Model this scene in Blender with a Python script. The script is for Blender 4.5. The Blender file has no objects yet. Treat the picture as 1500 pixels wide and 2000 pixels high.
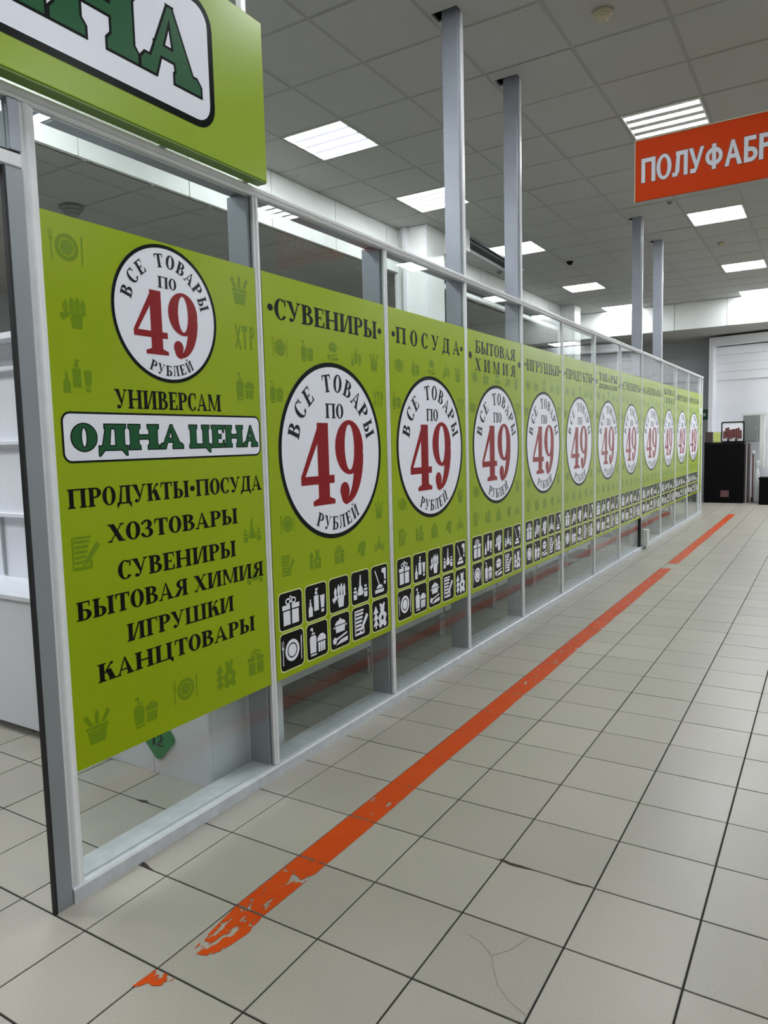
import bpy, bmesh, math, random
from mathutils import Vector, Matrix
from mathutils.geometry import delaunay_2d_cdt
random.seed(7)
SC = bpy.context.scene
COL = SC.collection
R = math.radians
PI = math.pi

# ------------------------------------------------------------------ camera
cd = bpy.data.cameras.new('camera'); cam = bpy.data.objects.new('camera', cd); COL.objects.link(cam)
cd.sensor_fit = 'VERTICAL'; cd.sensor_height = 24.0; cd.lens = 24.0*1421.3/2000.0
cd.clip_start = 0.05; cd.clip_end = 100
_p, _r, _y = -0.09509, -0.02494, -0.55218
_f = Vector((math.sin(_y)*math.cos(_p), math.cos(_y)*math.cos(_p), math.sin(_p)))
_rt = Vector((math.cos(_y), -math.sin(_y), 0)); _up = _rt.cross(_f)
_r2 = math.cos(_r)*_rt + math.sin(_r)*_up; _u2 = math.cos(_r)*_up - math.sin(_r)*_rt
m = Matrix((( _r2.x, _u2.x, -_f.x, 1.4767), (_r2.y, _u2.y, -_f.y, -1.2009), (_r2.z, _u2.z, -_f.z, 1.3632), (0, 0, 0, 1)))
cam.matrix_world = m
SC.camera = cam
# ------------------------------------------------------------------ world, exposure
w = bpy.data.worlds.new('world'); SC.world = w; w.use_nodes = True
w.node_tree.nodes['Background'].inputs[0].default_value = (0.8, 0.85, 0.95, 1)
w.node_tree.nodes['Background'].inputs[1].default_value = 0.02
SC.view_settings.view_transform = 'Standard'; SC.view_settings.look = 'None'
SC.view_settings.gamma = 1; SC.view_settings.use_curve_mapping = False
SC.view_settings.exposure = -0.22
LAMP = 48.0        # strength of the fluorescent tubes
SC.cycles.max_bounces = 8; SC.cycles.diffuse_bounces = 4; SC.cycles.glossy_bounces = 5
SC.cycles.transparent_max_bounces = 40
SC.cycles.caustics_reflective = False; SC.cycles.caustics_refractive = False

# ------------------------------------------------------------------ materials
def srgb(r, g, b):
    def c(v):
        v /= 255.0
        return v/12.92 if v <= .04045 else ((v+.055)/1.055)**2.4
    return (c(r), c(g), c(b), 1)
def mat(name, col, rough=.5, metal=0, spec=.5, noise=0, nscale=20, rvar=0, bump=0, bscale=200, coat=0):
    m = bpy.data.materials.new(name); m.use_nodes = True
    nt = m.node_tree; b = nt.nodes['Principled BSDF']
    b.inputs['Base Color'].default_value = col; b.inputs['Roughness'].default_value = rough
    b.inputs['Metallic'].default_value = metal; b.inputs['Specular IOR Level'].default_value = spec
    b.inputs['Coat Weight'].default_value = coat
    geo = None
    if noise or rvar or bump:
        geo = nt.nodes.new('ShaderNodeNewGeometry')
    if noise:
        n = nt.nodes.new('ShaderNodeTexNoise'); n.inputs['Scale'].default_value = nscale; n.inputs['Detail'].default_value = 5
        nt.links.new(geo.outputs['Position'], n.inputs['Vector'])
        mp = nt.nodes.new('ShaderNodeMapRange'); mp.inputs['From Min'].default_value = .3; mp.inputs['From Max'].default_value = .7
        mp.inputs['To Min'].default_value = 1-noise; mp.inputs['To Max'].default_value = 1+noise*.6
        nt.links.new(n.outputs['Fac'], mp.inputs['Value'])
        v = nt.nodes.new('ShaderNodeVectorMath'); v.operation = 'SCALE'; v.inputs[0].default_value = col[:3]
        nt.links.new(mp.outputs[0], v.inputs['Scale']); nt.links.new(v.outputs[0], b.inputs['Base Color'])
    if bump:
        n2 = nt.nodes.new('ShaderNodeTexNoise'); n2.inputs['Scale'].default_value = bscale; n2.inputs['Detail'].default_value = 3
        nt.links.new(geo.outputs['Position'], n2.inputs['Vector'])
        bp = nt.nodes.new('ShaderNodeBump'); bp.inputs['Strength'].default_value = bump; bp.inputs['Distance'].default_value = .002
        nt.links.new(n2.outputs['Fac'], bp.inputs['Height']); nt.links.new(bp.outputs[0], b.inputs['Normal'])
    return m
M = {}
M['alu'] = mat('white_aluminium', srgb(226, 228, 230), .3, .0, .6, noise=.05, nscale=14)
M['alu_worn'] = mat('worn_aluminium', srgb(196, 200, 204), .35, .0, .5, noise=.12, nscale=22)
M['alu_grey'] = mat('grey_steel_tube', srgb(150, 155, 164), .4, .35, .5, noise=.08, nscale=6)
M['jamb'] = mat('grey_door_jamb', srgb(140, 146, 150), .35, .2, .5, noise=.04, nscale=5)
M['gasket'] = mat('black_rubber', srgb(18, 18, 20), .6)
M['film'] = mat('green_vinyl', srgb(150, 172, 0), .24, 0, .22, noise=.05, nscale=1.5)
M['film_dark'] = mat('green_vinyl_print', srgb(112, 142, 6), .25, 0, .2)
M['black_print'] = mat('black_print', srgb(4, 9, 4), .25, 0, .12)
M['white_print'] = mat('white_print', srgb(236, 238, 248), .25, 0, .3)
M['grey_print'] = mat('grey_white_letters', srgb(198, 200, 206), .5, 0, .2)
M['cream_print'] = mat('pale_yellow_print', srgb(226, 232, 160), .3)
M['red_print'] = mat('dark_red_print', srgb(140, 6, 14), .25, 0, .25)
M['green_print'] = mat('dark_green_print', srgb(12, 84, 44), .3, 0, .25)
M['navy_print'] = mat('navy_print', srgb(14, 20, 28), .25, 0, .25)
M['sign_green'] = mat('green_sign_face', srgb(140, 168, 8), .3, 0, .4, noise=.03, nscale=2)
M['sign_green_dark'] = mat('green_sign_edge', srgb(88, 122, 12), .4)
M['orange_sign'] = mat('orange_sign_face', srgb(186, 54, 0), .6, 0, .12)
M['ceil'] = mat('ceiling_tile', srgb(172, 172, 169), .9, 0, .2, noise=.06, nscale=90, bump=.35, bscale=160)
M['runner'] = mat('ceiling_runner', srgb(150, 150, 147), .6)
M['plenum'] = mat('dark_void', srgb(22, 22, 22), .9)
M['wall'] = mat('grey_paint', srgb(176, 179, 182), .7, noise=.03, nscale=2)
M['wall_white'] = mat('white_paint', srgb(240, 241, 246), .6, noise=.03, nscale=1.3)
M['soffit'] = mat('white_panel', srgb(232, 235, 232), .4, noise=.05, nscale=3)
M['shelf'] = mat('white_shelf_board', srgb(222, 224, 232), .4, noise=.02, nscale=4)
M['shelf_metal'] = mat('galvanised_upright', srgb(175, 178, 180), .35, .5)
M['slot'] = mat('black_slot', srgb(12, 12, 12), .6)
M['black'] = mat('black_board', srgb(4, 4, 5), .5, 0, .1)
M['brown'] = mat('dark_brown_board', srgb(66, 52, 48), .5, noise=.2, nscale=8)
M['box_grey'] = mat('grey_enamel', srgb(128, 134, 132), .45)
M['grout'] = mat('dark_grout', srgb(34, 30, 28), .9, noise=.25, nscale=25)
M['chip'] = mat('dark_chip', srgb(58, 46, 40), .9)
M['crack'] = mat('grey_crack', srgb(126, 122, 114), .9)
M['plastic_white'] = mat('white_plastic', srgb(214, 216, 210), .45)
M['sticker'] = mat('green_sticker', srgb(10, 128, 62), .4)
M['bag'] = mat('white_plastic_film', srgb(196, 198, 200), .3, noise=.15, nscale=18)
M['paper_y'] = mat('yellow_green_paper', srgb(190, 200, 110), .6, noise=.25, nscale=60)
M['paper_r'] = mat('dark_red_goods', srgb(92, 26, 26), .5, noise=.4, nscale=70)
M['beige'] = mat('beige_plastic', srgb(176, 170, 140), .5)
M['pink'] = mat('dull_pink_label', srgb(96, 62, 66), .6)

def floor_mat():
    m = bpy.data.materials.new('stone_tile'); m.use_nodes = True
    nt = m.node_tree; b = nt.nodes['Principled BSDF']; N = nt.nodes.new; L = nt.links.new
    geo = N('ShaderNodeNewGeometry'); oi = N('ShaderNodeObjectInfo')
    add = N('ShaderNodeMath'); add.operation = 'ADD'
    L(geo.outputs['Random Per Island'], add.inputs[0]); L(oi.outputs['Random'], add.inputs[1])
    fr = N('ShaderNodeMath'); fr.operation = 'FRACT'; L(add.outputs[0], fr.inputs[0])
    n = N('ShaderNodeTexNoise'); n.inputs['Scale'].default_value = 160; n.inputs['Detail'].default_value = 4
    L(geo.outputs['Position'], n.inputs['Vector'])
    n2 = N('ShaderNodeTexNoise'); n2.inputs['Scale'].default_value = 2.2; n2.inputs['Detail'].default_value = 4
    L(geo.outputs['Position'], n2.inputs['Vector'])
    r1 = N('ShaderNodeMapRange'); r1.inputs['To Min'].default_value = .93; r1.inputs['To Max'].default_value = 1.06; L(fr.outputs[0], r1.inputs[0])
    r2 = N('ShaderNodeMapRange'); r2.inputs['From Min'].default_value = .3; r2.inputs['From Max'].default_value = .7; r2.inputs['To Min'].default_value = .93; r2.inputs['To Max'].default_value = 1.05; L(n.outputs['Fac'], r2.inputs[0])
    r3 = N('ShaderNodeMapRange'); r3.inputs['From Min'].default_value = .3; r3.inputs['From Max'].default_value = .7; r3.inputs['To Min'].default_value = .92; r3.inputs['To Max'].default_value = 1.04; L(n2.outputs['Fac'], r3.inputs[0])
    m1 = N('ShaderNodeMath'); m1.operation = 'MULTIPLY'; L(r1.outputs[0], m1.inputs[0]); L(r2.outputs[0], m1.inputs[1])
    m2 = N('ShaderNodeMath'); m2.operation = 'MULTIPLY'; L(m1.outputs[0], m2.inputs[0]); L(r3.outputs[0], m2.inputs[1])
    mx = N('ShaderNodeMix'); mx.data_type = 'RGBA'
    mx.inputs['A'].default_value = srgb(172, 169, 157); mx.inputs['B'].default_value = srgb(166, 160, 150); L(n2.outputs['Fac'], mx.inputs['Factor'])
    v = N('ShaderNodeVectorMath'); v.operation = 'SCALE'; L(mx.outputs['Result'], v.inputs[0]); L(m2.outputs[0], v.inputs['Scale'])
    L(v.outputs[0], b.inputs['Base Color'])
    rr = N('ShaderNodeMapRange'); rr.inputs['To Min'].default_value = .24; rr.inputs['To Max'].default_value = .42; L(n2.outputs['Fac'], rr.inputs[0]); L(rr.outputs[0], b.inputs['Roughness'])
    b.inputs['Specular IOR Level'].default_value = .55
    bp = N('ShaderNodeBump'); bp.inputs['Strength'].default_value = .12; bp.inputs['Distance'].default_value = .001
    L(n.outputs['Fac'], bp.inputs['Height']); L(bp.outputs[0], b.inputs['Normal'])
    return m
M['tile'] = floor_mat()

def glass_mat():
    m = bpy.data.materials.new('shop_glass'); m.use_nodes = True
    nt = m.node_tree; nt.nodes.clear(); N = nt.nodes.new; L = nt.links.new
    o = N('ShaderNodeOutputMaterial'); t = N('ShaderNodeBsdfTransparent'); g = N('ShaderNodeBsdfGlossy')
    t.inputs[0].default_value = (.93, .955, .945, 1); g.inputs['Roughness'].default_value = .01; g.inputs['Color'].default_value = (1, 1, 1, 1)
    f = N('ShaderNodeFresnel'); f.inputs['IOR'].default_value = 1.5
    geo = N('ShaderNodeNewGeometry')
    # same Fresnel value from either side of the thin pane
    mx0 = N('ShaderNodeMix'); mx0.data_type = 'FLOAT'; mx0.inputs['A'].default_value = 1.5; mx0.inputs['B'].default_value = 1/1.5
    L(geo.outputs['Backfacing'], mx0.inputs['Factor']); L(mx0.outputs['Result'], f.inputs['IOR'])
    sc_ = N('ShaderNodeMath'); sc_.operation = 'MULTIPLY'; sc_.inputs[1].default_value = .62; L(f.outputs[0], sc_.inputs[0])
    x = N('ShaderNodeMixShader'); L(sc_.outputs[0], x.inputs[0]); L(t.outputs[0], x.inputs[1]); L(g.outputs[0], x.inputs[2]); L(x.outputs[0], o.inputs[0])
    return m
M['glass'] = glass_mat()

def emit(name, col, s):
    m = bpy.data.materials.new(name); m.use_nodes = True; nt = m.node_tree; nt.nodes.clear()
    o = nt.nodes.new('ShaderNodeOutputMaterial'); e = nt.nodes.new('ShaderNodeEmission')
    e.inputs[0].default_value = col; e.inputs[1].default_value = s; nt.links.new(e.outputs[0], o.inputs[0])
    return m
M['lamp'] = emit('lit_tube', (.93, .97, 1, 1), LAMP)
M['diff'] = emit('lit_diffuser', (.82, .86, 1, 1), 1.12)

def paint_mat():
    # orange floor paint, worn through in patches (its own wear, fixed to the floor)
    m = bpy.data.materials.new('worn_orange_paint'); m.use_nodes = True
    nt = m.node_tree; b = nt.nodes['Principled BSDF']; N = nt.nodes.new; L = nt.links.new
    b.inputs['Roughness'].default_value = .45
    out = nt.nodes['Material Output']
    geo = N('ShaderNodeNewGeometry'); sep = N('ShaderNodeSeparateXYZ'); L(geo.outputs['Position'], sep.inputs[0])
    mp = N('ShaderNodeMapping'); mp.inputs['Scale'].default_value = (20, 9, 1); mp.inputs['Rotation'].default_value = (0, 0, .5)
    L(geo.outputs['Position'], mp.inputs[0])
    n = N('ShaderNodeTexNoise'); n.inputs['Scale'].default_value = 1.6; n.inputs['Detail'].default_value = 7; n.inputs['Roughness'].default_value = .6
    L(mp.outputs[0], n.inputs['Vector'])
    # wear amount along the line
    cr = N('ShaderNodeValToRGB'); el = cr.color_ramp.elements
    stops = [(0, .47), (.030, .47), (.034, .56), (.06, .50), (.10, .47), (.13, .42), (.17, .40), (.20, .47), (.23, .33), (.31, .2), (.33, .36), (.40, .42), (.42, .18), (.6, .2), (.8, .33), (1, .39)]
    el[0].position, el[0].color = stops[0][0], (stops[0][1],)*3+(1,)
    el[1].position, el[1].color = stops[-1][0], (stops[-1][1],)*3+(1,)
    for p_, v_ in stops[1:-1]:
        e = el.new(p_); e.color = (v_, v_, v_, 1)
    mr = N('ShaderNodeMapRange'); mr.inputs['From Min'].default_value = -.1; mr.inputs['From Max'].default_value = 2.9; L(sep.outputs['Y'], mr.inputs[0])
    L(mr.outputs[0], cr.inputs[0])
    # cracks where tile joints cross (every 0.3 m)
    md = N('ShaderNodeMath'); md.operation = 'PINGPONG'; md.inputs[1].default_value = .15; L(sep.outputs['Y'], md.inputs[0])
    lt = N('ShaderNodeMath'); lt.operation = 'LESS_THAN'; lt.inputs[1].default_value = .004; L(md.outputs[0], lt.inputs[0])
    ml = N('ShaderNodeMath'); ml.operation = 'MULTIPLY'; ml.inputs[1].default_value = .22; L(lt.outputs[0], ml.inputs[0])
    ad = N('ShaderNodeMath'); ad.operation = 'ADD'; L(cr.outputs[0], ad.inputs[0]); L(ml.outputs[0], ad.inputs[1])
    gt = N('ShaderNodeMath'); gt.operation = 'GREATER_THAN'; L(n.outputs['Fac'], gt.inputs[0]); L(ad.outputs[0], gt.inputs[1])
    n3 = N('ShaderNodeTexNoise'); n3.inputs['Scale'].default_value = 6; L(geo.outputs['Position'], n3.inputs['Vector'])
    mx = N('ShaderNodeMix'); mx.data_type = 'RGBA'; mx.inputs['A'].default_value = srgb(188, 60, 2); mx.inputs['B'].default_value = srgb(206, 78, 10); b.inputs['Specular IOR Level'].default_value = .25
    L(n3.outputs['Fac'], mx.inputs['Factor']); L(mx.outputs['Result'], b.inputs['Base Color'])
    t = N('ShaderNodeBsdfTransparent'); x = N('ShaderNodeMixShader')
    L(gt.outputs[0], x.inputs[0]); L(t.outputs[0], x.inputs[1]); L(b.outputs[0], x.inputs[2]); L(x.outputs[0], out.inputs[0])
    return m
M['paint'] = paint_mat()

# ------------------------------------------------------------------ helpers
class MB:
    def __init__(s): s.v = []; s.f = []
    def box(s, x0, y0, z0, x1, y1, z1):
        n = len(s.v)
        s.v += [(x0,y0,z0),(x1,y0,z0),(x1,y1,z0),(x0,y1,z0),(x0,y0,z1),(x1,y0,z1),(x1,y1,z1),(x0,y1,z1)]
        s.f += [tuple(n+i for i in q) for q in ((0,3,2,1),(4,5,6,7),(0,1,5,4),(1,2,6,5),(2,3,7,6),(3,0,4,7))]
        return s
    def prism(s, pts, axis, a, b):
        """extrude 2-D polygon pts along axis (0,1,2) from a to b"""
        def P(p, t):
            return {0: (t, p[0], p[1]), 1: (p[0], t, p[1]), 2: (p[0], p[1], t)}[axis]
        n = len(s.v); k = len(pts)
        s.v += [P(p, a) for p in pts] + [P(p, b) for p in pts]
        s.f += [tuple(n+i for i in range(k))[::-1], tuple(n+k+i for i in range(k))]
        s.f += [(n+i, n+(i+1) % k, n+k+(i+1) % k, n+k+i) for i in range(k)]
        return s
    def cyl(s, p, r, h, axis=2, n=16, r2=None):
        r2 = r if r2 is None else r2
        b = len(s.v)
        for t, rr in ((0, r), (h, r2)):
            for i in range(n):
                c, q = rr*math.cos(2*PI*i/n), rr*math.sin(2*PI*i/n)
                d = {2: (c, q, t), 0: (t, c, q), 1: (c, t, q)}[axis]
                s.v.append((p[0]+d[0], p[1]+d[1], p[2]+d[2]))
        s.f += [tuple(b+i for i in range(n))[::-1], tuple(b+n+i for i in range(n))]
        s.f += [(b+i, b+(i+1) % n, b+n+(i+1) % n, b+n+i) for i in range(n)]
        return s
    def lathe(s, prof, c, n=20):
        b = len(s.v)
        for r, z in prof:
            for i in range(n):
                s.v.append((c[0]+r*math.cos(2*PI*i/n), c[1]+r*math.sin(2*PI*i/n), c[2]+z))
        for j in range(len(prof)-1):
            for i in range(n):
                s.f.append((b+j*n+i, b+j*n+(i+1) % n, b+(j+1)*n+(i+1) % n, b+(j+1)*n+i))
        s.f += [tuple(b+i for i in range(n))[::-1], tuple(b+(len(prof)-1)*n+i for i in range(n))]
        return s
    def mesh(s, name):
        me = bpy.data.meshes.new(name); me.from_pydata(s.v, [], s.f)
        bm = bmesh.new(); bm.from_mesh(me); bmesh.ops.recalc_face_normals(bm, faces=bm.faces); bm.to_mesh(me); bm.free()
        return me
def obj(name, mb, m, parent=None, loc=None, bevel=0):
    me = mb.mesh(name) if isinstance(mb, MB) else mb
    if m and not me.materials: me.materials.append(m)
    o = bpy.data.objects.new(name, me); COL.objects.link(o)
    if parent: o.parent = parent
    if loc: o.location = loc
    if bevel:
        md = o.modifiers.new('bevel', 'BEVEL'); md.width = bevel; md.segments = 2; md.limit_method = 'ANGLE'
    return o
def B(name, a, b, m, parent=None, bevel=0):
    """box part; a,b are corners in the parent's space"""
    return obj(name, MB().box(*a, *b), m, parent, None, bevel)
def empty(name, loc=(0,0,0), rz=0):
    o = bpy.data.objects.new(name, None); COL.objects.link(o); o.location = loc; o.rotation_euler.z = rz
    o.empty_display_size = .1
    return o
def tag(o, label, cat, group=None):
    o['label'] = label; o['category'] = cat
    if group: o['group'] = group
    return o
def struct(o):
    o['kind'] = 'structure'; return o
def copy_tree(o, parent=None):
    c = o.copy(); COL.objects.link(c); c.parent = parent
    for ch in list(o.children): copy_tree(ch, c)
    return c

# ================================================================== FLOOR
T = 0.3
X_P = -0.446               # outer glass plane of the partition
CZ = 3.87                  # ceiling height
floor = struct(B('floor', (-8, -6, -.1), (8, 20, -.004), M['grout']))
def tile_mesh(w, h):
    g = .0027; b = .0012; mb = MB()
    x0, x1, y0, y1 = -w/2+g, w/2-g, -h/2+g, h/2-g
    lo = [(x0,y0,-.004),(x1,y0,-.004),(x1,y1,-.004),(x0,y1,-.004)]
    hi = [(x0+b,y0+b,0),(x1-b,y0+b,0),(x1-b,y1-b,0),(x0+b,y1-b,0)]
    mi = [(x0,y0,-b),(x1,y0,-b),(x1,y1,-b),(x0,y1,-b)]
    mb.v = lo+mi+hi
    mb.f = [(8,9,10,11)]
    for i in range(4):
        j = (i+1) % 4; mb.f += [(i,j,4+j,4+i), (4+i,4+j,8+j,8+i)]
    return mb
tm = bpy.data.meshes.new('tile'); q = tile_mesh(T, T); tm.from_pydata(q.v, [], q.f); tm.materials.append(M['tile'])
inv = cam.matrix_world.inverted()
def to_px(x, y, z=0):
    p = inv @ Vector((x, y, z))
    if p.z > -.05: return None
    return 750+1421.3*p.x/-p.z, 1000-1421.3*p.y/-p.z, -p.z
cells = []
for i in range(-26, 27):
    for j in range(-20, 66):
        cx, cy = (i+.5)*T, (j+.5)*T
        if cy > 17.5 or abs(cx) > 7.9: continue
        p = to_px(cx, cy); sc = -1
        if p and -120 < p[0] < 1620 and 700 < p[1] < 2150:
            sc = 1/p[2]
            if cx < X_P-.1: sc *= .25 if cy > .2 else .7     # mostly behind the partition
            if cx < -3: sc = 0
        cells.append((sc, cx, cy))
cells.sort(reverse=True)
rest = MB()
for k, (sc, cx, cy) in enumerate(cells):
    dz = random.uniform(-.0004, .0004); tx, ty = random.uniform(-.0012, .0012), random.uniform(-.0012, .0012)
    if k < 298 and sc > 0:
        o = bpy.data.objects.new('tile', tm); COL.objects.link(o); o.parent = floor
        o.location = (cx, cy, dz); o.rotation_euler = (tx, ty, 0)
    else:
        n = len(rest.v); rest.v += [(x+cx, y+cy, z+dz+x*ty+y*tx) for x, y, z in q.v]
        rest.f += [tuple(n+i for i in f) for f in q.f]
me = bpy.data.meshes.new('far_tiles'); me.from_pydata(rest.v, [], rest.f); me.materials.append(M['tile'])
o = bpy.data.objects.new('far_tiles', me); COL.objects.link(o); o.parent = floor; o['kind'] = 'stuff'

# chips and hairline cracks in the near tiles
def flat_poly(name, pts, z, m, parent):
    mb = MB(); mb.v = [(x, y, z) for x, y in pts]; mb.f = [tuple(range(len(pts)))]
    return obj(name, mb, m, parent)
flat_poly('chip', [(.590,.908),(.600,.896),(.612,.893),(.632,.888),(.655,.889),(.69,.893),(.72,.897),(.69,.901),(.66,.903),(.63,.901),(.612,.906)], .0009, M['chip'], floor)
flat_poly('chip', [(-.428,.318),(-.405,.314),(-.385,.306),(-.36,.301),(-.38,.297),(-.40,.299),(-.415,.303),(-.428,.304)], .0009, M['chip'], floor)
flat_poly('chip', [(-.80,.595),(-.76,.612),(-.73,.602),(-.76,.590)], .0009, M['chip'], floor)
flat_poly('chip', [(.80,.892),(.86,.899),(.895,.905),(.86,.893)], .0009, M['chip'], floor)
def crack(pts, wd=.0014):
    mb = MB()
    for (x0, y0), (x1, y1) in zip(pts, pts[1:]):
        d = Vector((x1-x0, y1-y0)); d.normalize(); n = Vector((-d.y, d.x))*wd/2
        k = len(mb.v); mb.v += [(x0+n.x,y0+n.y,.001),(x0-n.x,y0-n.y,.001),(x1-n.x,y1-n.y,.001),(x1+n.x,y1+n.y,.001)]; mb.f.append((k,k+1,k+2,k+3))
    return obj('crack', mb, M['crack'], floor)
crack([(.655,.52),(.70,.51),(.745,.475),(.77,.43),(.80,.385),(.845,.35),(.90,.325)])
crack([(.745,.475),(.78,.52),(.80,.575),(.81,.597)])

# ================================================================== CEILING
CG = .605; CX0 = -.03; CY0 = 3.695
ceiling = struct(B('ceiling', (-3.1, -6, CZ+.16), (8, 14.0, CZ+.2), M['plenum']))
FIX = [(-4, y) for y in (-8, -4, 0, 3, 7, 12, 16)] + [(0, y) for y in (-8, -3, 2, 7, 12, 16)] + [(4, y) for y in (-8, -3, 2, 7, 12, 16)] + [(8, y) for y in (-6, 0, 5, 12)] + [(11, y) for y in (-3, 7, 12)] + [(2, 12), (2, 14)]  # last pair is added out of view to brighten the far portal
FIX = [f for f in FIX if f != (0, 2)]
fixset = set(FIX)
POLES = [(2.905, 2), (3.86, 3), (7.77, 8), (8.96, 9)]
def ctile(w, h, hole=None):
    g = .011; t = .012; b = .004; mb = MB()
    x0, x1, y0, y1 = -w/2+g, w/2-g, -h/2+g, h/2-g
    if hole:
        a, c, d, e = hole
        for r in ((x0,y0,x1,c),(x0,e,x1,y1),(x0,c,a,e),(d,c,x1,e)):
            if r[2]-r[0] > .002 and r[3]-r[1] > .002: mb.box(r[0], r[1], 0, r[2], r[3], t)
        return mb
    lo = [(x0+b,y0+b,0),(x1-b,y0+b,0),(x1-b,y1-b,0),(x0+b,y1-b,0)]; hi = [(x0,y0,b),(x1,y0,b),(x1,y1,b),(x0,y1,b)]; tp = [(x0,y0,t),(x1,y0,t),(x1,y1,t),(x0,y1,t)]
    mb.v = lo+hi+tp; mb.f = [(3,2,1,0),(8,9,10,11)]
    for i in range(4):
        j = (i+1) % 4; mb.f += [(i,j,4+j,4+i),(4+i,4+j,8+j,8+i)]
    return mb
qc = ctile(CG, CG); cm = bpy.data.meshes.new('ceiling_tile'); cm.from_pydata(qc.v, [], qc.f); cm.materials.append(M['ceil'])
cc = []
i0, i1 = -5, 13
for i in range(i0, i1):
    for j in range(-16, 17):
        x0, y0 = CX0+i*CG, CY0+j*CG
        y1c = min(y0+CG, 13.9)
        if y1c-y0 < .1 or (i, j) in fixset: continue
        cx, cy = x0+CG/2, (y0+y1c)/2
        p = to_px(cx, cy, CZ)
        sc = 1/p[2] if p and -150 < p[0] < 1650 and -250 < p[1] < 700 else -1
        hole = None
        for yp, _ in POLES:
            if x0 < -.5 < x0+CG and y0 < yp < y0+CG: hole = (-.615-cx, yp-.045-cy, -.449-cx, yp+.055-cy)
        # linear air slot cuts through these two columns
        if i == -5 and 7.2 < cy < 9.3: pass
        cc.append((sc, cx, cy, y1c-y0, hole))
cc.sort(key=lambda t: -t[0])
rest = MB(); k = 0
for sc, cx, cy, h, hole in cc:
    if hole:
        obj('ceiling_tile', ctile(CG, h, hole), M['ceil'], ceiling, (cx, cy, CZ)); continue
    full = abs(h-CG) < .01
    if sc > 0 and k < 290:
        k += 1
        o = obj('ceiling_tile', cm if full else ctile(CG, h), M['ceil'], ceiling, (cx, cy, CZ+random.uniform(-.0012, .0012)))
        o.rotation_euler = (random.uniform(-.002, .002), random.uniform(-.002, .002), 0)
    else:
        qq = qc if full else ctile(CG, h)
        n = len(rest.v); rest.v += [(x+cx, y+cy, z+CZ) for x, y, z in qq.v]; rest.f += [tuple(n+i for i in f) for f in qq.f]
me = bpy.data.meshes.new('far_ceiling_tiles'); me.from_pydata(rest.v, [], rest.f); me.materials.append(M['ceil'])
o = bpy.data.objects.new('far_ceiling_tiles', me); COL.objects.link(o); o.parent = ceiling; o['kind'] = 'stuff'
for i in range(i0, i1+1):
    x = CX0+i*CG; B('ceiling_runner', (x-.012, -6, CZ+.004), (x+.012, 13.9, CZ+.03), M['runner'], ceiling)
for j in range(-16, 18):
    y = CY0+j*CG
    if y < 13.85: B('cross_runner', (CX0+i0*CG, y-.012, CZ+.0045), (CX0+i1*CG, y+.012, CZ+.028), M['runner'], ceiling)

# lower ceilings behind the soffit beams
LZ = 3.37
def low_ceiling(x0, x1, y0, y1):
    c = struct(B('ceiling', (x0, y0, LZ+.1), (x1, y1, LZ+.14), M['plenum']))
    mb = MB()
    nx = int(math.ceil((x1-x0)/CG)); ny = int(math.ceil((y1-y0)/CG))
    n = 0
    for a in range(nx):
        for b in range(ny):
            xa, ya = x0+a*CG, y0+b*CG; xb, yb = min(xa+CG, x1), min(ya+CG, y1)
            if xb-xa < .05 or yb-ya < .05: continue
            obj('ceiling_tile', ctile(xb-xa, yb-ya), M['ceil'], c, ((xa+xb)/2, (ya+yb)/2, LZ))
            n += 1
    for a in range(nx+1): B('ceiling_runner', (min(x0+a*CG, x1)-.012, y0, LZ+.004), (min(x0+a*CG, x1)+.012, y1, LZ+.03), M['runner'], c)
    for b in range(ny+1): B('cross_runner', (x0, min(y0+b*CG, y1)-.012, LZ+.0045), (x1, min(y0+b*CG, y1)+.012, LZ+.028), M['runner'], c)
    return c
low_ceiling(-7.5, -3.0, -2.0, 13.9)
low_ceiling(-7.5, 6.0, 13.95, 17.4)

# fluorescent fixtures
def fixture():
    r = empty('ceiling_light')
    s = CG/2-.012
    fr = MB()
    for a in ((-s,-s,-.004,s,-s+.012,.02),(-s,s-.012,-.004,s,s,.02),(-s,-s+.012,-.004,-s+.012,s-.012,.02),(s-.012,-s+.012,-.004,s,s-.012,.02)): fr.box(*a)
    obj('frame', fr, M['plastic_white'], r)
    B('diffuser', (-s+.012, -s+.012, .008), (s-.012, s-.012, .016), M['diff'], r)
    for k in range(4):
        y = (k-1.5)*.138
        mb = MB(); n = 8
        pts = [(y-.047+.094*t/n, .007-.012*math.sin(PI*t/n)) for t in range(n+1)] + [(y+.047, .008), (y-.047, .008)]
        mb.prism(pts, 0, -s+.014, s-.014)
        obj('tube', mb, M['lamp'], r)
    return r
proto = fixture()
FIXLAB = {
 (-4,0): 'square light panel in the ceiling directly right of the green fascia sign',
 (-4,3): 'square ceiling light panel partly behind the first tall grey post',
 (-4,7): 'square ceiling light beside the black air slot, partly behind the second tall post',
 (-4,12): 'small square ceiling light left of the third tall post, above the partition rail',
 (-4,16): 'thin ceiling light touching the white cross beam, left of the third tall post',
 (0,7): 'square ceiling light just below the orange hanging sign',
 (0,12): 'square ceiling light second below the orange sign at the right edge',
 (0,16): 'ceiling light touching the white cross beam at the right edge',
}
first = True
for (i, j) in FIX:
    # the large one above the orange sign sits at row 2
    o = proto if first else copy_tree(proto); first = False
    o.location = (CX0+(i+.5)*CG, CY0+(j+.5)*CG, CZ)
    tag(o, FIXLAB.get((i, j), 'square four-stripe ceiling light panel out of view, placed to light the hall'), 'ceiling light', 'recessed square ceiling lights')
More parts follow.
